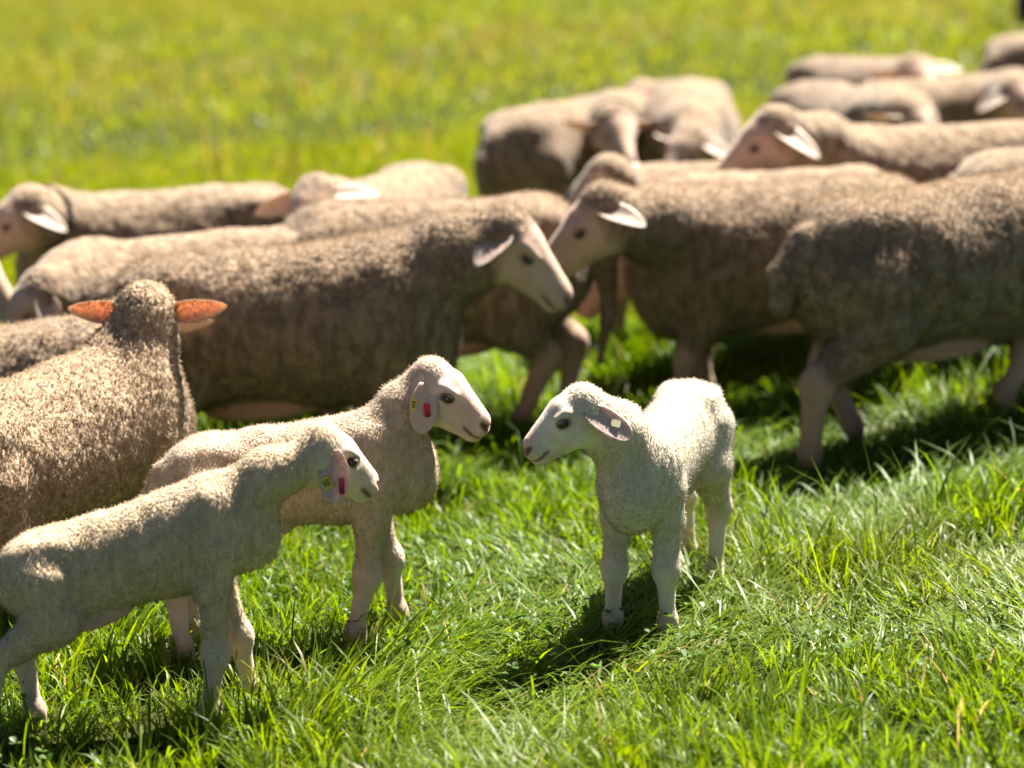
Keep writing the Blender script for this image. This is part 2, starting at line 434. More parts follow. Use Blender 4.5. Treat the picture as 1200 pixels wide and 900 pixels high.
def build_animal(kind, name, label, cat, loc, heading, scale, head, look, group, mat='ewe', hmat='hair_ewe',
                 legs=None, ears=None, ear_mat='ear_ewe', grid=0.010, hairs=0, roll=0.0, pitch=0.0, tail=None,
                 tags=(), lock=0.0, neck_mid=None, neck_r=1.0, fat=1.0, collar=False, seed=0, ear_size=1.0, wool_head=0.6, dewlap=False, tall=0.0, hair_len=1.0, head_scale=1.0):
    P = ADULT if kind == 'ewe' else LAMB
    s = scale
    th = R(heading); ct, st = math.cos(th), math.sin(th)
    ox, oy = loc; oz = float(gz(ox, oy))
    root = bpy.data.objects.new(name, None); COL.objects.link(root)
    root.location = (ox, oy, oz); root.rotation_euler = (0, 0, th); root.empty_display_size = 0.2
    tag(root, label, cat, group)
    def to_loc(p):
        x, y, z = p[0] - ox, p[1] - oy, p[2] - oz
        return np.array([ct * x + st * y, -st * x + ct * y, z])
    def dir_loc(v): return np.array([ct * v[0] + st * v[1], -st * v[0] + ct * v[1], v[2]])
    gx = SLOPE * ct; gy = -SLOPE * st
    def B(x, y, z): return np.array([s * x, s * y * fat, s * z + tall + (gx + pitch) * s * x])       # points of the trunk
    prot = Matrix.Rotation(-math.atan(gx + pitch), 3, 'Y')
    groups = []
    groups.append(([ell(B(*c), [s * r[0], s * r[1] * fat, s * r[2] * (1.0 if kind == 'ewe' else .94)], prot) for c, r in P['body']], P['kb'] * s, 0.0))
    # bare belly
    if kind == 'ewe': groups.append(([ell(B(-.06, 0, .275), [s * .17, s * .11, s * .035], prot, 'skin')], .02 * s, .03 * s))
    else: groups.append(([ell(B(-.09, 0, .212), [s * .07, s * .05, s * .018], prot, 'skin')], .02 * s, .02 * s))
    # legs
    legs = legs or {}
    for key, chain, sd_ in (('fl', P['fore'], 1), ('fr', P['fore'], -1), ('hl', P['hind'], 1), ('hr', P['hind'], -1)):
        dx, dy, dz = legs.get(key, (0, 0, 0)); pts = []
        for i, (x, y, z, r) in enumerate(chain):
            wgt = (0, .12, .55, .97, 1.0)[i]; lz = (0, 0, .35, .95, 1.0)[i]
            q = np.array([s * x + dx * wgt, s * y * sd_ * (fat if i < 2 else 1) + dy * wgt, s * z + dz * lz])
            q[2] += tall * (1, 1, .55, 0, 0)[i] + (gx * q[0] + gy * q[1]) * (1 if i > 1 else .5) + (pitch * q[0] if i < 2 else 0)
            if i >= 3: q[2] += float(gz(ox + ct * q[0] - st * q[1], oy + st * q[0] + ct * q[1])) - oz - gx * q[0] - gy * q[1]
            pts.append((q, r * s))
        tg = ['wool', 'wool' if kind == 'ewe' else 'wool', P['legtag'], 'hoof']
        pr = [cone(pts[i][0], pts[i + 1][0], pts[i][1], pts[i + 1][1], tg[i]) for i in range(4)]
        jr = pts[2][1] * 1.10
        pr.append(ell(pts[2][0], (jr, jr * .95, jr * 1.25), None, P['legtag']))
        pr.append(ell(pts[3][0], (pts[3][1] * 1.02,) * 3, None, P['legtag']))
        groups.append((pr, .022 * s, P['katt'] * s))
    # head
    hs = P['head'] * s * head_scale
    H = to_loc(head); Rm = frame_from(dir_loc(look), (0, 0, 1), roll)
    ml, dz_ = (.93, 1.0) if kind == 'ewe' else (.74, 1.10)
    def hp(x, y, z): return H + Rm @ (hs * np.array([x if x < .03 else .03 + (x - .03) * ml, y, z * dz_]))
    hr = [ell(hp(0, 0, 0), hs * np.array((.088, .066, .074)), Rm, 'face'),
          cone(hp(.03, 0, .022), hp(.188, 0, -.018), hs * .048, hs * .030, 'face'),
          cone(hp(.06, 0, -.018), hp(.185, 0, -.038), hs * .050, hs * .035, 'face'),
          cone(hp(.005, 0, -.045), hp(.17, 0, -.058), hs * .050, hs * (.024 if kind == 'ewe' else .029), 'face'),
          ell(hp(.206, 0, -.034), hs * np.array((.017, .028, .024)), Rm, 'nose'),
          cone(hp(.198, .013, -.040), hp(.198, -.013, -.040), hs * .024, hs * .024, 'face'),
          ell(hp(.183, 0, -.070), hs * np.array((.024, .021, .014)), Rm, 'face')]
    for e in (1, -1):
        hr += [ell(hp(.025, e * .034, -.035), hs * np.array((.062, .030, .045)), Rm, 'face'),
               cone(hp(.030, e * .054, .031), hp(.078, e * .047, .026), hs * .014, hs * .009, 'face'),
               cone(hp(.045, e * .051, -.006), hp(.080, e * .044, -.004), hs * .012, hs * .009, 'face')]
    if wool_head > 0:
        k = wool_head
        hr.append(ell(hp(-.035, 0, .030 + .004 * k), hs * np.array((.060, .062, .058)) * (0.85 + .25 * k), Rm, 'wool'))
    groups.append((hr, .016 * hs, .03 * hs))
    # neck
    nx, nz, nr0, nr1 = P['neck']
    n0 = B(nx, 0, nz); n2 = hp(-.045, 0, -.018)
    if neck_mid is None:
        mid = 0.5 * (n0 + n2) + np.array([0, 0, 0.02 * s])
    else: mid = to_loc(neck_mid)
    r0, r1 = nr0 * s * neck_r, nr1 * s * neck_r
    groups.append(([cone(n0, mid, r0, 0.5 * (r0 + r1) * .97, 'wool'), cone(mid, n2, 0.5 * (r0 + r1) * .97, r1, 'wool')], .05 * s, P['kb'] * s))
    if dewlap:
        groups.append(([cone(0.35 * n0 + .65 * mid - np.array([0, 0, .10 * s]), mid - np.array([0, 0, .13 * s]), .03, .02, 'wool')], .02, .03))
    # tail
    tl = P['tail'] if tail is None else tail
    if tl:
        tp = [(B(x, 0, z), r * s) for x, z, r in tl]
        groups.append(([cone(tp[i][0], tp[i + 1][0], tp[i][1], tp[i + 1][1], 'wool') for i in range(len(tp) - 1)], .012 * s, .025 * s))
    cuts = []
    for e in (1, -1):
        cuts.append((ell(hp(.061, e * .061, .011), hs * np.array((.019, .014, .012)) * P['eye'], Rm, 'nose'), .006 * hs))
        if grid < .013:
            cuts.append((cone(hp(.230, e * .011, -.030), hp(.216, e * .025, -.021), hs * .0085, hs * .006), .004 * hs))
            lip = [(.226, .002, -.056), (.214, .020, -.057), (.192, .033, -.056), (.160, .0385, -.049)]
            for q in range(3):
                cuts.append((cone(hp(lip[q][0], e * lip[q][1], lip[q][2]), hp(lip[q + 1][0], e * lip[q + 1][1], lip[q + 1][2]), hs * .0032, hs * .0032), .004 * hs))
    V, F, N = surface(groups, cuts, grid)
    # tints from the nearest pieces
    num = np.zeros((len(V), 3)); den = np.zeros(len(V)) + 1e-9
    tau = 0.010 * s
    dmin = None
    ds = [(p, pd(p, V)) for g, _, _ in groups for p in g]
    dmin = np.min([d for _, d in ds], axis=0)
    for p, d in ds:
        wg = np.exp(-(d - dmin) / tau); num += wg[:, None] * np.array(TAGS[p.tag]); den += wg
    T = num / den[:, None]
    for (c, _k) in cuts:                       # nostrils and mouth line are darker, eye rims too
        dd = pd(c, V); near = np.clip(1 - dd / (0.006 * hs), 0, 1)
        T[:, 2] = np.maximum(T[:, 2], near * (.75 if c.q == 0 else .35)); T[:, 1] = np.maximum(T[:, 1], np.clip(1 - dd / (0.012 * hs), 0, 1) * .7)
    T[:, 1] = np.maximum(T[:, 1], .85 * np.clip(1.5 - np.linalg.norm(V - hp(.226, 0, -.034), axis=1) / (.030 * hs), 0, 1))
    wn = vnoise(V * 30, seed)
    T[:, 0] = np.clip((T[:, 0] - 0.5) * 1.4 + 0.5 + (wn - .5) * .3 * (T[:, 0] > .02) * (T[:, 0] < .98), 0, 1)
    if lock > 0:
        q = V / np.array([.015, .015, .024]) + (vnoise(V * 45, seed + 3) - .5)[:, None] * 1.2
        d1, d2, _ = worley(q, seed)
        V = V + (N * ((np.clip(.75 - d1, -.2, .75)) * lock * T[:, 0])[:, None]).astype(np.float32)
        m2 = np.clip(d2 - d1, 0, .25) / .25; V = V - (N * ((1 - m2) * lock * .6 * T[:, 0])[:, None]).astype(np.float32)
    big = (vnoise(V * 7, seed + 5) - .5) * .018 + (vnoise(V * 22, seed + 6) - .5) * .005
    V = V + (N * (big * T[:, 0] * (1.0 if kind == 'ewe' else .45))[:, None]).astype(np.float32)
    if kind == 'lamb':                        # fine upright folds in the short coat
        fold = (vnoise(V * np.array([85, 60, 22]), seed + 8) - .5) * .0026 + (vnoise(V * np.array([38, 30, 12]), seed + 9) - .5) * .0030
        V = V + (N * (fold * T[:, 0])[:, None]).astype(np.float32)
    me = mesh_from('body', V, F)
    for k, nm in enumerate(('wool', 'skin', 'dark')):
        at = me.attributes.new(nm, 'FLOAT', 'POINT'); at.data.foreach_set('value', T[:, k].astype(np.float32))
    body = link('body', me, M[mat], root)
    # eyes
    for e in (1, -1):
        er = hs * .0150 * P['eye']
        ev, ef = uv_ball(hp(.062, e * .0475, .010), (er, er, er))
        link('eye', mesh_from('eye', ev, ef), M['eye'], root)
        # heavy upper lid
        lid = []
        lv, lf = uv_ball((0, 0, 0), (er * 1.10, er * 1.07, er * 1.08), None, 16, 8, .27)
        tilt = Matrix.Rotation(e * -0.35, 3, 'X')
        lv = (lv @ np.array(tilt).T)
        lv = lv @ Rm.T + hp(.062, e * .0475, .010)
        link('eyelid', mesh_from('eyelid', lv, lf), M['lid'], root)
    # ears
    ears = ears or {}
    ear_objs = {}; hair_src = [(V, F, N, T[:, 0], T[:, 1])]
    for key, e in (('l', 1), ('r', -1)):
        spec = dict(d=None, n=None, L=.165 if kind == 'ewe' else .135, W=.078 if kind == 'ewe' else .080, cup=.5, bend=.12, curl=0.0)
        spec.update(ears.get(key, {}))
        base = hp(-.022, e * .060, .028 if kind == 'ewe' else .022)
        if spec['d'] is None:
            d = Rm @ (np.array([-.30, e * .88, -.22]) if kind == 'ewe' else np.array([-.25, e * .45, -.85]))
            nn = Rm @ (np.array([.75, e * .25, -.45]) if kind == 'ewe' else np.array([.35, e * .85, .4]))
        else: d = dir_loc(np.array(spec['d'], float)); nn = dir_loc(np.array(spec['n'], float))
        ev, ef, fr = ear_sheet(base, d, nn, hs * spec['L'] * ear_size, hs * spec['W'] * ear_size, spec['cup'], spec['bend'], .004 * hs, spec['curl'], kind == 'ewe')
        em = mesh_from('ear', ev, ef)
        at = em.attributes.new('rim', 'FLOAT', 'POINT'); jj = np.tile(np.tile(np.abs(np.linspace(-1, 1, 9)), 14), 2); ii = np.tile(np.repeat(np.linspace(0, 1, 14), 9), 2)
        at.data.foreach_set('value', np.clip(np.maximum((jj - .70) / .3, (ii - .85) / .15), 0, 1).astype(np.float32))
        eo = link('ear', em, M[ear_mat], root)
        ear_objs[key] = (eo, ev, fr, hs * spec['L'] * ear_size, hs * spec['W'] * ear_size)
        if hairs and kind == 'lamb' or hairs > 30000:
            a, b, c = ev[ef[:, 0]], ev[ef[:, 1]], ev[ef[:, 2]]
            fn = np.cross(b - a, c - a); vn = np.zeros_like(ev)
            for k in range(4): np.add.at(vn, ef[:, k], fn)
            vn /= np.linalg.norm(vn, axis=1, keepdims=True) + 1e-12
            hair_src.append((ev, ef, vn, np.full(len(ev), .0), np.full(len(ev), .25)))
    for (ek, u, v, kind_t, sz, ang) in tags:
        eo, ev, (d, s_, nn), L, W = ear_objs[ek]
        iu = int(round(u * 13)); iv = int(round((v + 1) * 4)); sheet = ev[iu * 9 + iv]
        # the face of the ear that shows: nearest to the viewer's side of the hollow
        c = ev[126 + iu * 9 + iv] + nn * 0.0025
        a0 = math.cos(ang) * d + math.sin(ang) * s_; b0 = np.cross(nn, a0)
        t = link('ear_tag', box_mesh(c, np.stack([a0, b0, nn], 1), (sz[0], sz[1], .0016), .2), M['tag_' + kind_t], eo)
        if kind_t == 'yellow':
            for k, (px, py, w_, h_) in enumerate(((-.2, .15, .10, .5), (.02, .1, .1, .45), (.2, .12, .1, .4), (0, -.25, .55, .12))):
                link('tag_mark', box_mesh(c + a0 * px * sz[0] + b0 * py * sz[1] + nn * .0011, np.stack([a0, b0, nn], 1), (w_ * sz[0], h_ * sz[1], .0006), .05), M['ink'], eo)
        if kind_t == 'red':
            for k, (px, py, w_, h_) in enumerate(((.18, 0, .08, .6), (.25, -.25, .16, .14), (.32, 0, .08, .6), (.39, .25, .16, .14), (.46, 0, .06, .6), (0.0, 0, .05, .6))):
                link('tag_mark', box_mesh(c + a0 * px * sz[0] + b0 * py * sz[1] + nn * .0011, np.stack([a0, b0, nn], 1), (w_ * sz[0], h_ * sz[1], .0006), .05), M['ink'], eo)
    if collar:
        ax_ = unit(n2 - mid); c0 = mid + (n2 - mid) * .55; rr = 0.5 * (0.5 * (r0 + r1) * .97 + r1) + .002
        u_ = unit(np.cross(ax_, (0, 0, 1))); v_ = np.cross(ax_, u_); vv = []; ff = []
        for i in range(32):
            a = 2 * math.pi * i / 32; rad = math.cos(a) * u_ + math.sin(a) * v_
            for dr, da in ((0, -.02), (0, .02), (.006, .02), (.006, -.02)): vv.append(c0 + rad * (rr + dr) + ax_ * da)
            for k in range(4): ff.append((i * 4 + k, i * 4 + (k + 1) % 4, ((i + 1) % 32) * 4 + (k + 1) % 4, ((i + 1) % 32) * 4 + k))
        link('collar', mesh_from('collar', np.array(vv), np.array(ff)), M['collar'], root)
    # fleece fibres
    if hairs:
        pts = []; nm_ = []; wl = []; sk = []
        Lw, Lf = P['hair'][0] * s * hair_len, P['hair'][1] * s
        areas = []
        for (v, f, n, ww, ss) in hair_src:
            a = v[f[:, 0]]; areas.append(np.linalg.norm(np.cross(v[f[:, 1]] - a, v[f[:, 2]] - a), axis=1))
        tot = sum(x.sum() for x in areas)
        rg = np.random.default_rng(100 + seed)
        for si, ((v, f, n, ww, ss), ar) in enumerate(zip(hair_src, areas)):
            k = int(hairs * ar.sum() / tot * (2.0 if si else 1.0))
            fi = rg.choice(len(f), k, p=ar / ar.sum()); q = f[fi]
            a, b = rg.random((2, k, 1))
            bl = lambda arr: ((1 - a) * (1 - b) * arr[q[:, 0]] + a * (1 - b) * arr[q[:, 1]] + a * b * arr[q[:, 2]] + (1 - a) * b * arr[q[:, 3]])
            p0 = bl(v); n0_ = bl(n); n0_ /= np.linalg.norm(n0_, axis=1, keepdims=True) + 1e-9
            wv = bl(ww[:, None])[:, 0]; sv = bl(ss[:, None])[:, 0]
            keep = (sv < .6) & (rg.random(k) < .35 + .65 * wv) if si == 0 else np.ones(k, bool)
            # none on the eyes
            for e in (1, -1): keep &= np.linalg.norm(p0 - hp(.062, e * .0475, .010), axis=1) > hs * .022
            keep &= np.linalg.norm(p0 - hp(.21, 0, -.036), axis=1) > hs * .03
            p0, n0_, wv, sv = p0[keep], n0_[keep], wv[keep], sv[keep]; k = len(p0)
            Lh = (Lf + (Lw - Lf) * wv) * (0.55 + 0.9 * rg.random(k))
            cell = .011 if kind == 'ewe' else .006
            _, _, cc = worley(p0 / cell, seed + 21); pull = (cc * cell - p0) * (.75 * wv)[:, None]
            jit = rg.normal(0, 1, (k, 3)) * (Lh * .28)[:, None]
            flow = np.array([-.55, 0, -.45]) * (Lh * (1 - .7 * wv))[:, None] * .9
            p1 = p0 + n0_ * (Lh * .55)[:, None] + pull * .35 + jit * .5 + flow * .4
            p2 = p0 + n0_ * (Lh * 1.0)[:, None] + pull + jit + flow
            pts.append(np.stack([p0 - n0_ * .001, p1, p2], 1)); wl.append(wv); sk.append(sv)
            nn_ = n0_ + rg.normal(0, .30, n0_.shape); nm_.append(nn_ / np.linalg.norm(nn_, axis=1, keepdims=True))
        pts = np.concatenate(pts); wl = np.concatenate(wl); sk = np.concatenate(sk); k = len(pts)
        hc = bpy.data.hair_curves.new('fleece'); hc.add_curves([3] * k)
        hc.attributes['position'].data.foreach_set('vector', pts.astype(np.float32).ravel())
        rr = np.array([.00036, .00030, .00010]) * (1.5 if kind == 'ewe' else 1.0)
        at = hc.attributes.get('radius') or hc.attributes.new('radius', 'FLOAT', 'POINT')
        at.data.foreach_set('value', np.tile(rr, k).astype(np.float32))
        for nm, arr in (('wool', wl), ('skin', sk)):
            at = hc.attributes.new(nm, 'FLOAT', 'CURVE'); at.data.foreach_set('value', arr.astype(np.float32))
        at = hc.attributes.new('coat_normal', 'FLOAT_VECTOR', 'CURVE'); at.data.foreach_set('vector', np.concatenate(nm_).astype(np.float32).ravel())
        link('fleece', hc, M[hmat], root)
    return root

# ------------------------------------------------------------------ the meadow
def ground_material():
    m, nt, out = new_mat('meadow_soil')
    tc = nt.nodes.new('ShaderNodeTexCoord'); co = tc.outputs['Object']
    c = mixc(nt, ramp(nt, noise_n(nt, co, 0.9, 5), .35, .65), (0.034, 0.050, 0.011), (0.050, 0.058, 0.015))
    c = mixc(nt, ramp(nt, noise_n(nt, co, 14, 4), .45, .75), c, (0.026, 0.030, 0.011))
    b = nd(nt, 'ShaderNodeBsdfPrincipled', Roughness=0.95); b.inputs['Specular IOR Level'].default_value = .05
    nt.links.new(c, b.inputs['Base Color'])
    bp = nt.nodes.new('ShaderNodeBump'); bp.inputs['Distance'].default_value = .03; nt.links.new(noise_n(nt, co, 25, 5), bp.inputs['Height'])
    nt.links.new(bp.outputs[0], b.inputs['Normal']); nt.links.new(b.outputs[0], out.inputs[0]); return m

xs = np.unique(np.concatenate([np.linspace(-1500, -20, 14), np.linspace(-20, 20, 161), np.linspace(20, 1500, 14)]))
ys = np.unique(np.concatenate([np.linspace(-400, -4, 6), np.linspace(-4, 40, 177), np.linspace(40, 2500, 16)]))
X, Y = np.meshgrid(xs, ys, indexing='ij')
Z = gz(X, Y)
idg = np.arange(X.size).reshape(X.shape)
gf = np.stack([idg[:-1, :-1], idg[1:, :-1], idg[1:, 1:], idg[:-1, 1:]], -1).reshape(-1, 4)
g = link('meadow_ground', mesh_from('meadow_ground', np.stack([X, Y, Z], -1).reshape(-1, 3), gf), ground_material())
tag(g, 'bright green sunlit meadow ground rising gently to one side', 'meadow', kind='structure')

def grass_material():
    m, nt, out = new_mat('grass_blade')
    at = nd(nt, 'ShaderNodeAttribute', attribute_name='tint')
    b = nd(nt, 'ShaderNodeBsdfPrincipled', Roughness=0.45); b.inputs['Specular IOR Level'].default_value = .36
    nt.links.new(at.outputs['Color'], b.inputs['Base Color'])
    hs_ = nd(nt, 'ShaderNodeHueSaturation', Saturation=1.12, Value=2.1, Hue=0.485); nt.links.new(at.outputs['Color'], hs_.inputs['Color'])
    t = nt.nodes.new('ShaderNodeBsdfTranslucent'); nt.links.new(hs_.outputs[0], t.inputs[0])
    mx = nd(nt, 'ShaderNodeMixShader', Fac=0.45); nt.links.new(b.outputs[0], mx.inputs[1]); nt.links.new(t.outputs[0], mx.inputs[2])
    nt.links.new(mx.outputs[0], out.inputs[0]); return m
M['grass'] = grass_material()

def blades(x, y, L, W, lean, az, bend, tint, seg, twist=0.0):
    """one mesh of tapering, bending grass blades; seg quads each, ending in a point"""
    n = len(x); rg = np.random.default_rng(len(x))
    z = gz(x, y) - .004
    fx, fy = np.cos(az), np.sin(az)                       # direction of the lean
    fa = az + math.pi / 2 + rg.normal(0, .7, n)           # direction across the blade
    sx, sy = np.cos(fa), np.sin(fa)
    P = np.stack([x, y, z], 1); ang = lean.copy()
    cs = [P.copy()]
    for k in range(seg):
        st = L / seg
        P = P + np.stack([np.sin(ang) * fx * st, np.sin(ang) * fy * st, np.cos(ang) * st], 1)
        cs.append(P.copy()); ang = np.minimum(ang + bend / seg * (0.6 + .8 * k / max(1, seg - 1)), 1.95)
    for c in cs[1:]:
        c[:, 2] = np.maximum(c[:, 2], gz(c[:, 0], c[:, 1]) + .006 + .02 * rg.random(n))
    prof = np.interp(np.linspace(0, 1, seg + 1), [0, .35, .7, 1], [.75, 1.0, .8, 0])
    nvb = 2 * seg + 1
    V = np.zeros((n, nvb, 3), np.float32)
    for k in range(seg):
        tw = twist * k / seg
        ox = (sx * W * .5 * prof[k])[:, None]; oy = (sy * W * .5 * prof[k])[:, None]
        off = np.concatenate([ox, oy, np.zeros((n, 1))], 1)
        V[:, 2 * k] = cs[k] - off; V[:, 2 * k + 1] = cs[k] + off
    V[:, -1] = cs[seg]
    base = (np.arange(n) * nvb)[:, None]
    T = []
    for k in range(seg - 1):
        a, b, c, d = 2 * k, 2 * k + 1, 2 * k + 3, 2 * k + 2
        T += [[a, b, c], [a, c, d]]
    T.append([2 * seg - 2, 2 * seg - 1, 2 * seg])
    F = (base[:, :, None] + np.array(T)[None]).reshape(-1, 3)
    me = mesh_from('grass', V.reshape(-1, 3), F)
    at = me.attributes.new('tint', 'FLOAT_COLOR', 'POINT')
    col = np.concatenate([tint, np.ones((n, 1))], 1)
    at.data.foreach_set('color', np.repeat(col, nvb, 0).astype(np.float32).ravel())
    return me

def tints(x, y, rg, far=False):
    n = len(x)
    r = rg.random(n)[:, None]
    a = np.array([.060, .125, .007]); b = np.array([.140, .225, .010]); c = np.array([.205, .200, .018])
    t = a + (b - a) * r
    m = np.clip((noise2(x, y, .45, 3) * .6 + noise2(x, y, 1.6, 4) * .4 - .42) * 3.2, 0, 1)[:, None]
    t = t + (c - t) * (.45 + .25 * m if far else .25 * m)
    dry = (rg.random(n) < .02)[:, None]
    t = np.where(dry, np.array([.30, .24, .10]), t)
    return t * (0.8 + .4 * rg.random((n, 1)))

def scatter(n, y0, y1, k, m, rg):
    """points in a strip of the meadow, evenly spread per square metre"""
    yy = np.sqrt(rg.random(n) * (y1 ** 2 - y0 ** 2) + y0 ** 2)
    xx = (rg.random(n) * 2 - 1) * (k * yy + m)
    return xx, yy

if True:
    rg = np.random.default_rng(5)
    # near meadow: single blades in tufts, trampled swathes between them
    n = 170000
    x, y = scatter(n, 3.2, 8.0, .235, .45, rg)
    d1, d2, cc = worley(np.stack([x * 9, y * 9, x * 0], 1), 31)
    x = x + (cc[:, 0] / 9 - x) * .25; y = y + (cc[:, 1] / 9 - y) * .25
    keep = rg.random(n) < .52 + 1.1 * np.clip(noise2(x, y, 4.5, 61) - .2, 0, 1); x, y, cc = x[keep], y[keep], cc[keep]; n = len(x)
    hgt = .55 + .9 * noise2(x, y, 2.6, 8) * (0.6 + .8 * noise2(x, y, 7, 9))
    mat_ = np.clip((noise2(x, y, 2.6, 10) - .44) * 4, 0, 1)                       # 1 = laid flat
    tuft = 2 * math.pi * _h(np.floor(cc[:, 0] * 7).astype(np.int64), np.floor(cc[:, 1] * 7).astype(np.int64), np.zeros(n, np.int64), 5)
    swath = 2 * math.pi * noise2(x, y, .9, 14) * 1.6 + 2.2
    az = np.where(rg.random(n) < .3 + .55 * mat_, swath + rg.normal(0, .75, n), tuft + rg.normal(0, .9, n))
    L = (.056 + .085 * rg.random(n) ** 1.4) * hgt * (1 + .35 * mat_)
    L = np.where(rg.random(n) < .04, L * 1.7 + .02, L)
    lean = np.abs(rg.normal(.36, .28, n)) + .58 * mat_
    bend = np.abs(rg.normal(.95, .6, n)) + .30 * mat_
    W = .0025 + .0048 * rg.random(n) ** 1.8
    o = link('grass', blades(x, y, L, W, lean, az, bend, tints(x, y, rg), 4), M['grass'])
    tag(o, 'lush sunlit grass in tufts and trampled swathes under the lambs', 'grass', kind='stuff')
    # middle meadow around and behind the flock
    n = 88000
    x, y = scatter(n, 8.0, 14.0, .235, .6, rg)
    L = (.06 + .07 * rg.random(n)) * (.7 + .7 * noise2(x, y, 2, 8))
    o = link('grass', blades(x, y, L, .006 + .005 * rg.random(n), np.abs(rg.normal(.3, .3, n)), rg.random(n) * 6.283, np.abs(rg.normal(.6, .4, n)), tints(x, y, rg, True), 3), M['grass'])
    tag(o, 'bright grass of the pasture just behind the flock', 'grass', kind='stuff')
    # far meadow
    n = 190000
    x, y = scatter(n, 14.0, 60.0, .235, 1.5, rg)
    L = (.06 + .06 * rg.random(n)) * (.7 + .7 * noise2(x, y, 1, 8))
    o = link('grass', blades(x, y, L, .012 + .010 * rg.random(n), np.abs(rg.normal(.45, .35, n)), rg.random(n) * 6.283, np.abs(rg.normal(.9, .5, n)), tints(x, y, rg, True), 2), M['grass'])
    tag(o, 'open sunlit pasture stretching away beyond the flock', 'grass', kind='stuff')

    # broad clover leaves between the blades
    n = 5200
    x, y = scatter(n, 3.3, 9.0, .235, .4, rg)
    keep = noise2(x, y, 2.0, 41) > .48; x, y = x[keep], y[keep]; n = len(x)
    zc = gz(x, y) + .03 + .045 * rg.random(n); V = []; F = []; cols = []
    ring = np.array([(0, 0), (.45, .42), (.85, .40), (1, 0), (.85, -.40), (.45, -.42)])
    for k in range(3):
        a = rg.random(n) * 6.283 if k == 0 else a + 2.094
        sz = .010 + .007 * rg.random(n); tilt = rg.normal(.15, .3, n)
        P = np.zeros((n, 6, 3))
        for q, (u, v) in enumerate(ring):
            P[:, q, 0] = x + sz * (u * np.cos(a) - v * np.sin(a)); P[:, q, 1] = y + sz * (u * np.sin(a) + v * np.cos(a)); P[:, q, 2] = zc + sz * (u * tilt + .25 * abs(v))
        V.append(P)
    V = np.stack(V, 1).reshape(-1, 3); b0 = (np.arange(n * 3) * 6)[:, None]
    F = np.concatenate([b0 + np.array([[0, 2, 1]]), b0 + np.array([[0, 3, 2]]), b0 + np.array([[0, 4, 3]]), b0 + np.array([[0, 5, 4]])])
    me = mesh_from('clover_leaves', V, F); at = me.attributes.new('tint', 'FLOAT_COLOR', 'POINT')
    cc_ = np.array([.07, .14, .018, 1]) * np.concatenate([np.repeat(.7 + .6 * rg.random((n, 1)), 3, 1), np.ones((n, 1))], 1)
    at.data.foreach_set('color', np.repeat(cc_, 18, 0).astype(np.float32).ravel())
    tag(link('clover_leaves', me, M['grass']), 'small round clover leaves scattered low among the grass', 'clover', kind='stuff')
    # dry stalks lying in the turf, and pale seed stems in the far pasture
    n = 900
    x, y = scatter(n, 3.3, 8.5, .235, .4, rg)
    me = blades(x, y, .06 + .12 * rg.random(n), np.full(n, .0017), .5 + .9 * rg.random(n), rg.random(n) * 6.283, .2 * rg.random(n), np.array([.34, .27, .13]) * (.6 + .6 * rg.random((n, 1))), 3)
    tag(link('dry_stalks', me, M['grass']), 'thin dry straw coloured stalks lying in the green turf', 'straw', kind='stuff')
    n = 9000
    x, y = scatter(n, 11.0, 60.0, .235, 1.0, rg)
    keep = noise2(x, y, .33, 51) * .6 + noise2(x, y, 1.1, 52) * .4 > .5; x, y = x[keep], y[keep]; n = len(x)
    me = blades(x, y, .16 + .12 * rg.random(n), np.full(n, .016), .2 * rg.random(n), rg.random(n) * 6.283, .4 * rg.random(n), np.array([.26, .20, .06]) * (.6 + .7 * rg.random((n, 1))), 2)
    tag(link('seed_stems', me, M['grass']), 'pale brown seeding stems standing in the far pasture', 'grass', kind='stuff')
    # yellow flower heads far out in the pasture
    n = 700
    x, y = scatter(n, 10.0, 45.0, .235, 1.0, rg); z = gz(x, y) + .12 + .06 * rg.random(n); V = []
    for q in range(6):
        V.append(np.stack([x + .017 * math.cos(q * 1.047), y + .017 * math.sin(q * 1.047), z], 1))
    V.append(np.stack([x, y, z + .010], 1)); V.append(np.stack([x, y, z - .014], 1))
    V = np.stack(V, 1).reshape(-1, 3); b0 = (np.arange(n) * 8)[:, None]
    F = np.concatenate([b0 + np.array([[q, (q + 1) % 6, 6]]) for q in range(6)] + [b0 + np.array([[(q + 1) % 6, q, 7]]) for q in range(6)])
    M['petal'] = plain('yellow_petal', (0.75, 0.50, 0.02), 0.7, 0.2, 0.2)
    tag(link('yellow_flowers', mesh_from('yellow_flowers', V, F), M['petal']), 'tiny yellow flower heads dotted across the far pasture', 'flowers', kind='stuff')

# ------------------------------------------------------------------ unidentified dark shape out in the pasture, given the form of a pole
def dark_upright(loc, r, h):
    root = bpy.data.objects.new('dark_upright', None); COL.objects.link(root); root.location = (*loc, float(gz(*loc)))
    tag(root, 'unidentified dark blue-green upright shape far out in the pasture', 'dark_upright')
    M['dark_upright'] = plain('upright_paint', (0.02, 0.06, 0.075), 0.6, 0.3, 0.5, 20)
    nu = 16; hts = [-.2, 0, .4 * h, .8 * h, h]; V = []
    for j, z in enumerate(hts):
        for i in range(nu):
            a = 2 * math.pi * i / nu; rr = r * (1.04 - .06 * z / h) * (1 + .03 * math.sin(3 * a + j)); V.append((rr * math.cos(a), rr * math.sin(a), z))
    F = [(j * nu + i, j * nu + (i + 1) % nu, (j + 1) * nu + (i + 1) % nu, (j + 1) * nu + i) for j in range(len(hts) - 1) for i in range(nu)]
    link('shaft', mesh_from('shaft', np.array(V), np.array(F)), M['dark_upright'], root)
    cv, cf = uv_ball((0, 0, h - .004), (r * 1.12, r * 1.12, r * .55), None, 16, 5, .5)
    link('cap', mesh_from('cap', cv, cf), M['dark_upright'], root)
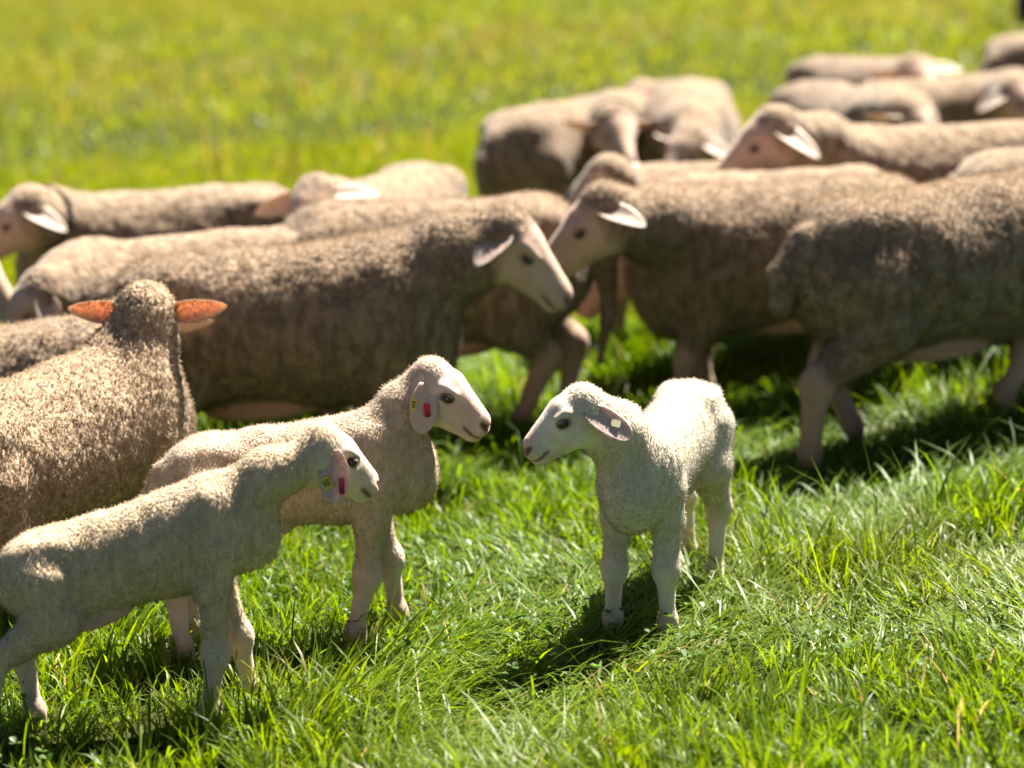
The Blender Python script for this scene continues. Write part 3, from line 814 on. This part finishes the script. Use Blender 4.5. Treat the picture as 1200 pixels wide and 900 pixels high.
dark_upright((4.10, 19.5), .085, 1.25)

# ------------------------------------------------------------------ the flock
G3='lambs in the foreground'; GE='sheep of the flock'
# --- three lambs
build_animal('lamb','lamb','white lamb standing on the grass with its ear laid back, facing the two others','lamb',(.312,4.86),-111,.93,(.122,4.63,.500),(-.82,-.26,-.36),G3,
  mat='lamb_white',hmat='hair_white',grid=.0042,hairs=45000,ear_mat='ear_lamb',seed=1,
  legs=dict(fl=(.0,.01,0),fr=(.0,-.01,0),hl=(0,0,0),hr=(-.14,0,0)), wool_head=.3, fat=.95, pitch=-.06,tall=.05,neck_r=.88,
  ears=dict(l=dict(d=(.86,-.05,-.50),n=(.25,-.85,.45),cup=.3,bend=.05,L=.165,W=.085)), tags=[('l',.62,.35,'white',(.019,.015),.3)])
build_animal('lamb','lamb','cream lamb with hanging ear, yellow and red ear tags, front edge of the flock','lamb',(-.695,4.36),7,.93,(-.345,4.40,.475),(.70,.38,-.38),G3,
  mat='lamb_cream',hmat='hair_cream',grid=.0042,hairs=45000,ear_mat='ear_lamb',seed=2, wool_head=.4,pitch=.24,tall=.045,neck_r=.74,fat=.93,
  legs=dict(fr=(-.02,0,0),fl=(.06,0,0),hr=(-.06,0,0),hl=(.02,0,0)),
  ears=dict(r=dict(d=(.05,-.30,-.94),n=(-.1,-1,.1),cup=.3,bend=.0,L=.15,W=.088)), tags=[('r',.60,-.55,'yellow',(.023,.019),.4),('r',.68,.38,'red',(.031,.011),0)])
build_animal('lamb','lamb','pinkish lamb with head raised, red ear tag, standing behind the cream lamb','lamb',(-.43,4.78),8,1.0,(-.150,4.80,.515),(.76,-.30,-.34),G3,
  mat='lamb_pink',hmat='hair_pink',grid=.0042,hairs=40000,ear_mat='ear_lamb',seed=3, wool_head=.3,pitch=.06,tall=.045,neck_r=.72,fat=.94,
  legs=dict(fr=(-.05,0,0),fl=(.05,0,0),hr=(0,0,0),hl=(.03,0,0)),
  ears=dict(r=dict(d=(-.1,-.32,-.93),n=(.15,-1,.1),cup=.35,bend=.0,L=.145,W=.082)), tags=[('r',.5,-.75,'yellow',(.025,.010),0),('r',.52,.3,'red',(.028,.013),.2)])
# --- ewe with her back to us
build_animal('ewe', 'sheep', "fawn sheep seen from behind with both ears glowing orange, beside the cream lamb",'sheep',(-.985,5.0),56,.78,(-.80,5.24,.575),(.05,.93,-.35),GE,
  mat='ewe_near',hmat='hair_near',grid=.0072,hairs=90000,seed=4,lock=.004,wool_head=1.0,ear_mat='ear_orange',neck_r=.88,pitch=.06,hair_len=.55,
  legs=dict(fr=(-.10,0,0),fl=(.02,0,0)),
  ears=dict(l=dict(d=(-1,-.05,.02),n=(0,-.9,-.35),cup=.6,bend=.0),r=dict(d=(1,-.05,.08),n=(0,-.9,-.35),cup=.6,bend=.0)))
# --- big ewe
build_animal('ewe', 'sheep', "large sheep in profile behind the lambs, touching noses with a sheep facing it",'sheep',(-.58,6.03),6,.90,(.005,6.05,.615),(.74,-.22,-.56),GE,
  grid=.0106,hairs=60000,seed=5,lock=.004, wool_head=.7,
  ears=dict(r=dict(d=(-.6,-.55,-.42),n=(-.25,-.6,.75),L=.13,W=.095)),head_scale=1.05,dewlap=True)
build_animal('ewe', 'sheep', "big sheep walking away, its rump and hanging tail towards the white lamb",'sheep',(1.155,6.22),24,.93,(1.65,6.55,.55),(.8,.3,-.5),GE,
  grid=.0098,hairs=70000,seed=6,lock=.004,tail=[(-.49,.62,.05),(-.55,.54,.042),(-.56,.46,.03)],
  legs=dict(hr=(-.08,0,0),hl=(.17,0,0),fr=(-.16,0,.07),fl=(.06,0,0)))
build_animal('ewe', 'sheep', "pink-faced sheep with a white ear, facing the large sheep nose to nose",'sheep',(.76,6.72),185,.87,(.228,6.40,.625),(-.80,-.06,-.54),GE,
  grid=.0106,hairs=50000,seed=7,lock=.004, wool_head=.7,
  legs=dict(fl=(.06,0,0),fr=(-.05,0,0),hl=(0,0,0),hr=(.1,0,0)),
  ears=dict(l=dict(d=(.75,-.50,-.10),n=(.2,-.6,.7),L=.14)),head_scale=1.12)
build_animal('ewe', 'sheep', "sheep half hidden behind the head of the sheep with glowing orange ears",'sheep',(-1.19,5.62),4,.79,(-.90,5.75,.45),(-.15,-.92,-.3),GE,
  grid=.0125,hairs=25000,seed=8,lock=.004,ears=dict(r=dict(d=(-.8,-.2,-.5),n=(0,-1,0))))
build_animal('ewe', 'sheep', "brown sheep with a long hanging tail, standing just behind the touching noses",'sheep',(-.24,6.66),176,.90,(-.62,6.5,.38),(-.7,-.3,-.7),GE,
  grid=.0125,hairs=25000,seed=9,lock=.004,tail=[(-.49,.62,.04),(-.56,.53,.032),(-.565,.36,.026),(-.54,.2,.018)],legs=dict(hl=(.12,0,0)))
build_animal('ewe', 'sheep', "sheep with its face lowered behind the neck of the pink-faced sheep",'sheep',(.76,7.17),183,.83,(.316,6.95,.40),(-.75,-.25,-.5),GE,grid=.0145,seed=10,lock=.004)
build_animal('ewe', 'sheep', "sheep with lowered head and drooping ear, its body behind the large sheep",'sheep',(-.90,6.60),190,.86,(-1.255,6.3,.425),(-.62,-.35,-.65),GE,grid=.0145,seed=11,lock=.004,
  ears=dict(l=dict(d=(.3,-.4,-.8),n=(.3,-.9,.2))))
build_animal('ewe', 'sheep', "sheep wearing a dark collar, its long back against the open pasture",'sheep',(-1.09,7.42),180,.90,(-1.473,7.2,.52),(-.8,-.25,-.5),GE,grid=.0145,seed=12,collar=True,lock=.004,
  ears=dict(l=dict(d=(.85,-.3,-.30),n=(.2,-.6,.7))))
build_animal('ewe', 'sheep', "sheep staring out between the collared long-backed sheep and the long-tailed sheep",'sheep',(-.40,7.52),-112,.86,(-.575,6.98,.585),(-.35,-.78,-.5),GE,grid=.0145,seed=13,lock=.004,
  ears=dict(r=dict(d=(-.85,-.1,-.4),n=(0,-.9,-.3)),l=dict(d=(.95,-.1,.15),n=(0,-.5,.8))))
build_animal('ewe', 'sheep', "sheep with just its woolly poll showing above the neck of the pink-faced sheep",'sheep',(.56,7.66),182,.80,(.279,7.4,.60),(-.7,.3,-.6),GE,grid=.0155,seed=14,lock=.004)
build_animal('ewe', 'sheep', "sheep holding its pink face and white ear high over the backs of its neighbours",'sheep',(1.40,7.66),178,.90,(.785,7.40,.735),(-.82,-.12,-.50),GE,head_scale=1.12,grid=.0145,seed=15,lock=.004,
  ears=dict(l=dict(d=(.7,-.4,-.35),n=(.2,-.6,.7))))
build_animal('ewe', 'sheep', "sheep showing only a strip of back above the sheep walking away",'sheep',(1.72,6.98),4,.89,(2.25,7.0,.5),(.8,0,-.6),GE,grid=.0155,seed=16,lock=.004)
build_animal('ewe', 'sheep', "sheep at the rear with a dark shaded flank, collar and head turned back",'sheep',(.24,9.2),48,.92,(.381,8.85,.60),(.25,-.85,-.45),GE,grid=.018,seed=17,collar=True)
build_animal('ewe', 'sheep', "sheep with a pale rounded back coming forward with its head low, at the rear",'sheep',(.68,9.35),-97,.93,(.634,8.72,.545),(-.55,-.65,-.5),GE,grid=.018,seed=18,
  ears=dict(l=dict(d=(.85,-.3,-.35),n=(.2,-.6,.7))))
build_animal('ewe', 'sheep', "sheep whose dark face barely shows behind the pale rounded back at the rear",'sheep',(.62,10.3),-100,.80,(.512,9.72,.635),(-.3,-.8,-.4),GE,grid=.019,seed=19)
build_animal('ewe', 'sheep', "sheep with a hunched sunlit back and lowered head, behind the high-held pink face",'sheep',(1.27,9.02),-66,.92,(1.40,8.52,.66),(.6,-.5,-.6),GE,grid=.018,seed=20)
build_animal('ewe', 'sheep', "sheep raising its head with one ear out sideways, above the hunched sunlit back",'sheep',(1.50,10.15),-55,.90,(1.62,9.75,.715),(.4,-.8,-.4),GE,grid=.018,seed=21,
  ears=dict(l=dict(d=(.95,-.2,.1),n=(0,-.5,.8))))
build_animal('ewe', 'sheep', "sheep with a bright hanging ear, its back beside the hunched sunlit back",'sheep',(1.72,9.5),4,.86,(1.90,9.1,.69),(.55,-.7,-.4),GE,grid=.018,seed=22,
  ears=dict(r=dict(d=(-.8,-.3,-.35),n=(-.1,-.6,.7))))
build_animal('ewe', 'sheep', "lone sheep apart behind the flock with its dark rump turned, nearest the dark upright shape",'sheep',(2.52,10.95),30,.93,(3.0,11.2,.8),(.8,.3,-.3),GE,grid=.019,seed=23)
build_animal('ewe', 'sheep', "sheep showing just its muzzle below the head of the long-backed collared sheep",'sheep',(-2.05,6.9),0,.86,(-1.53,6.8,.43),(.75,-.2,-.6),GE,grid=.0155,seed=24)
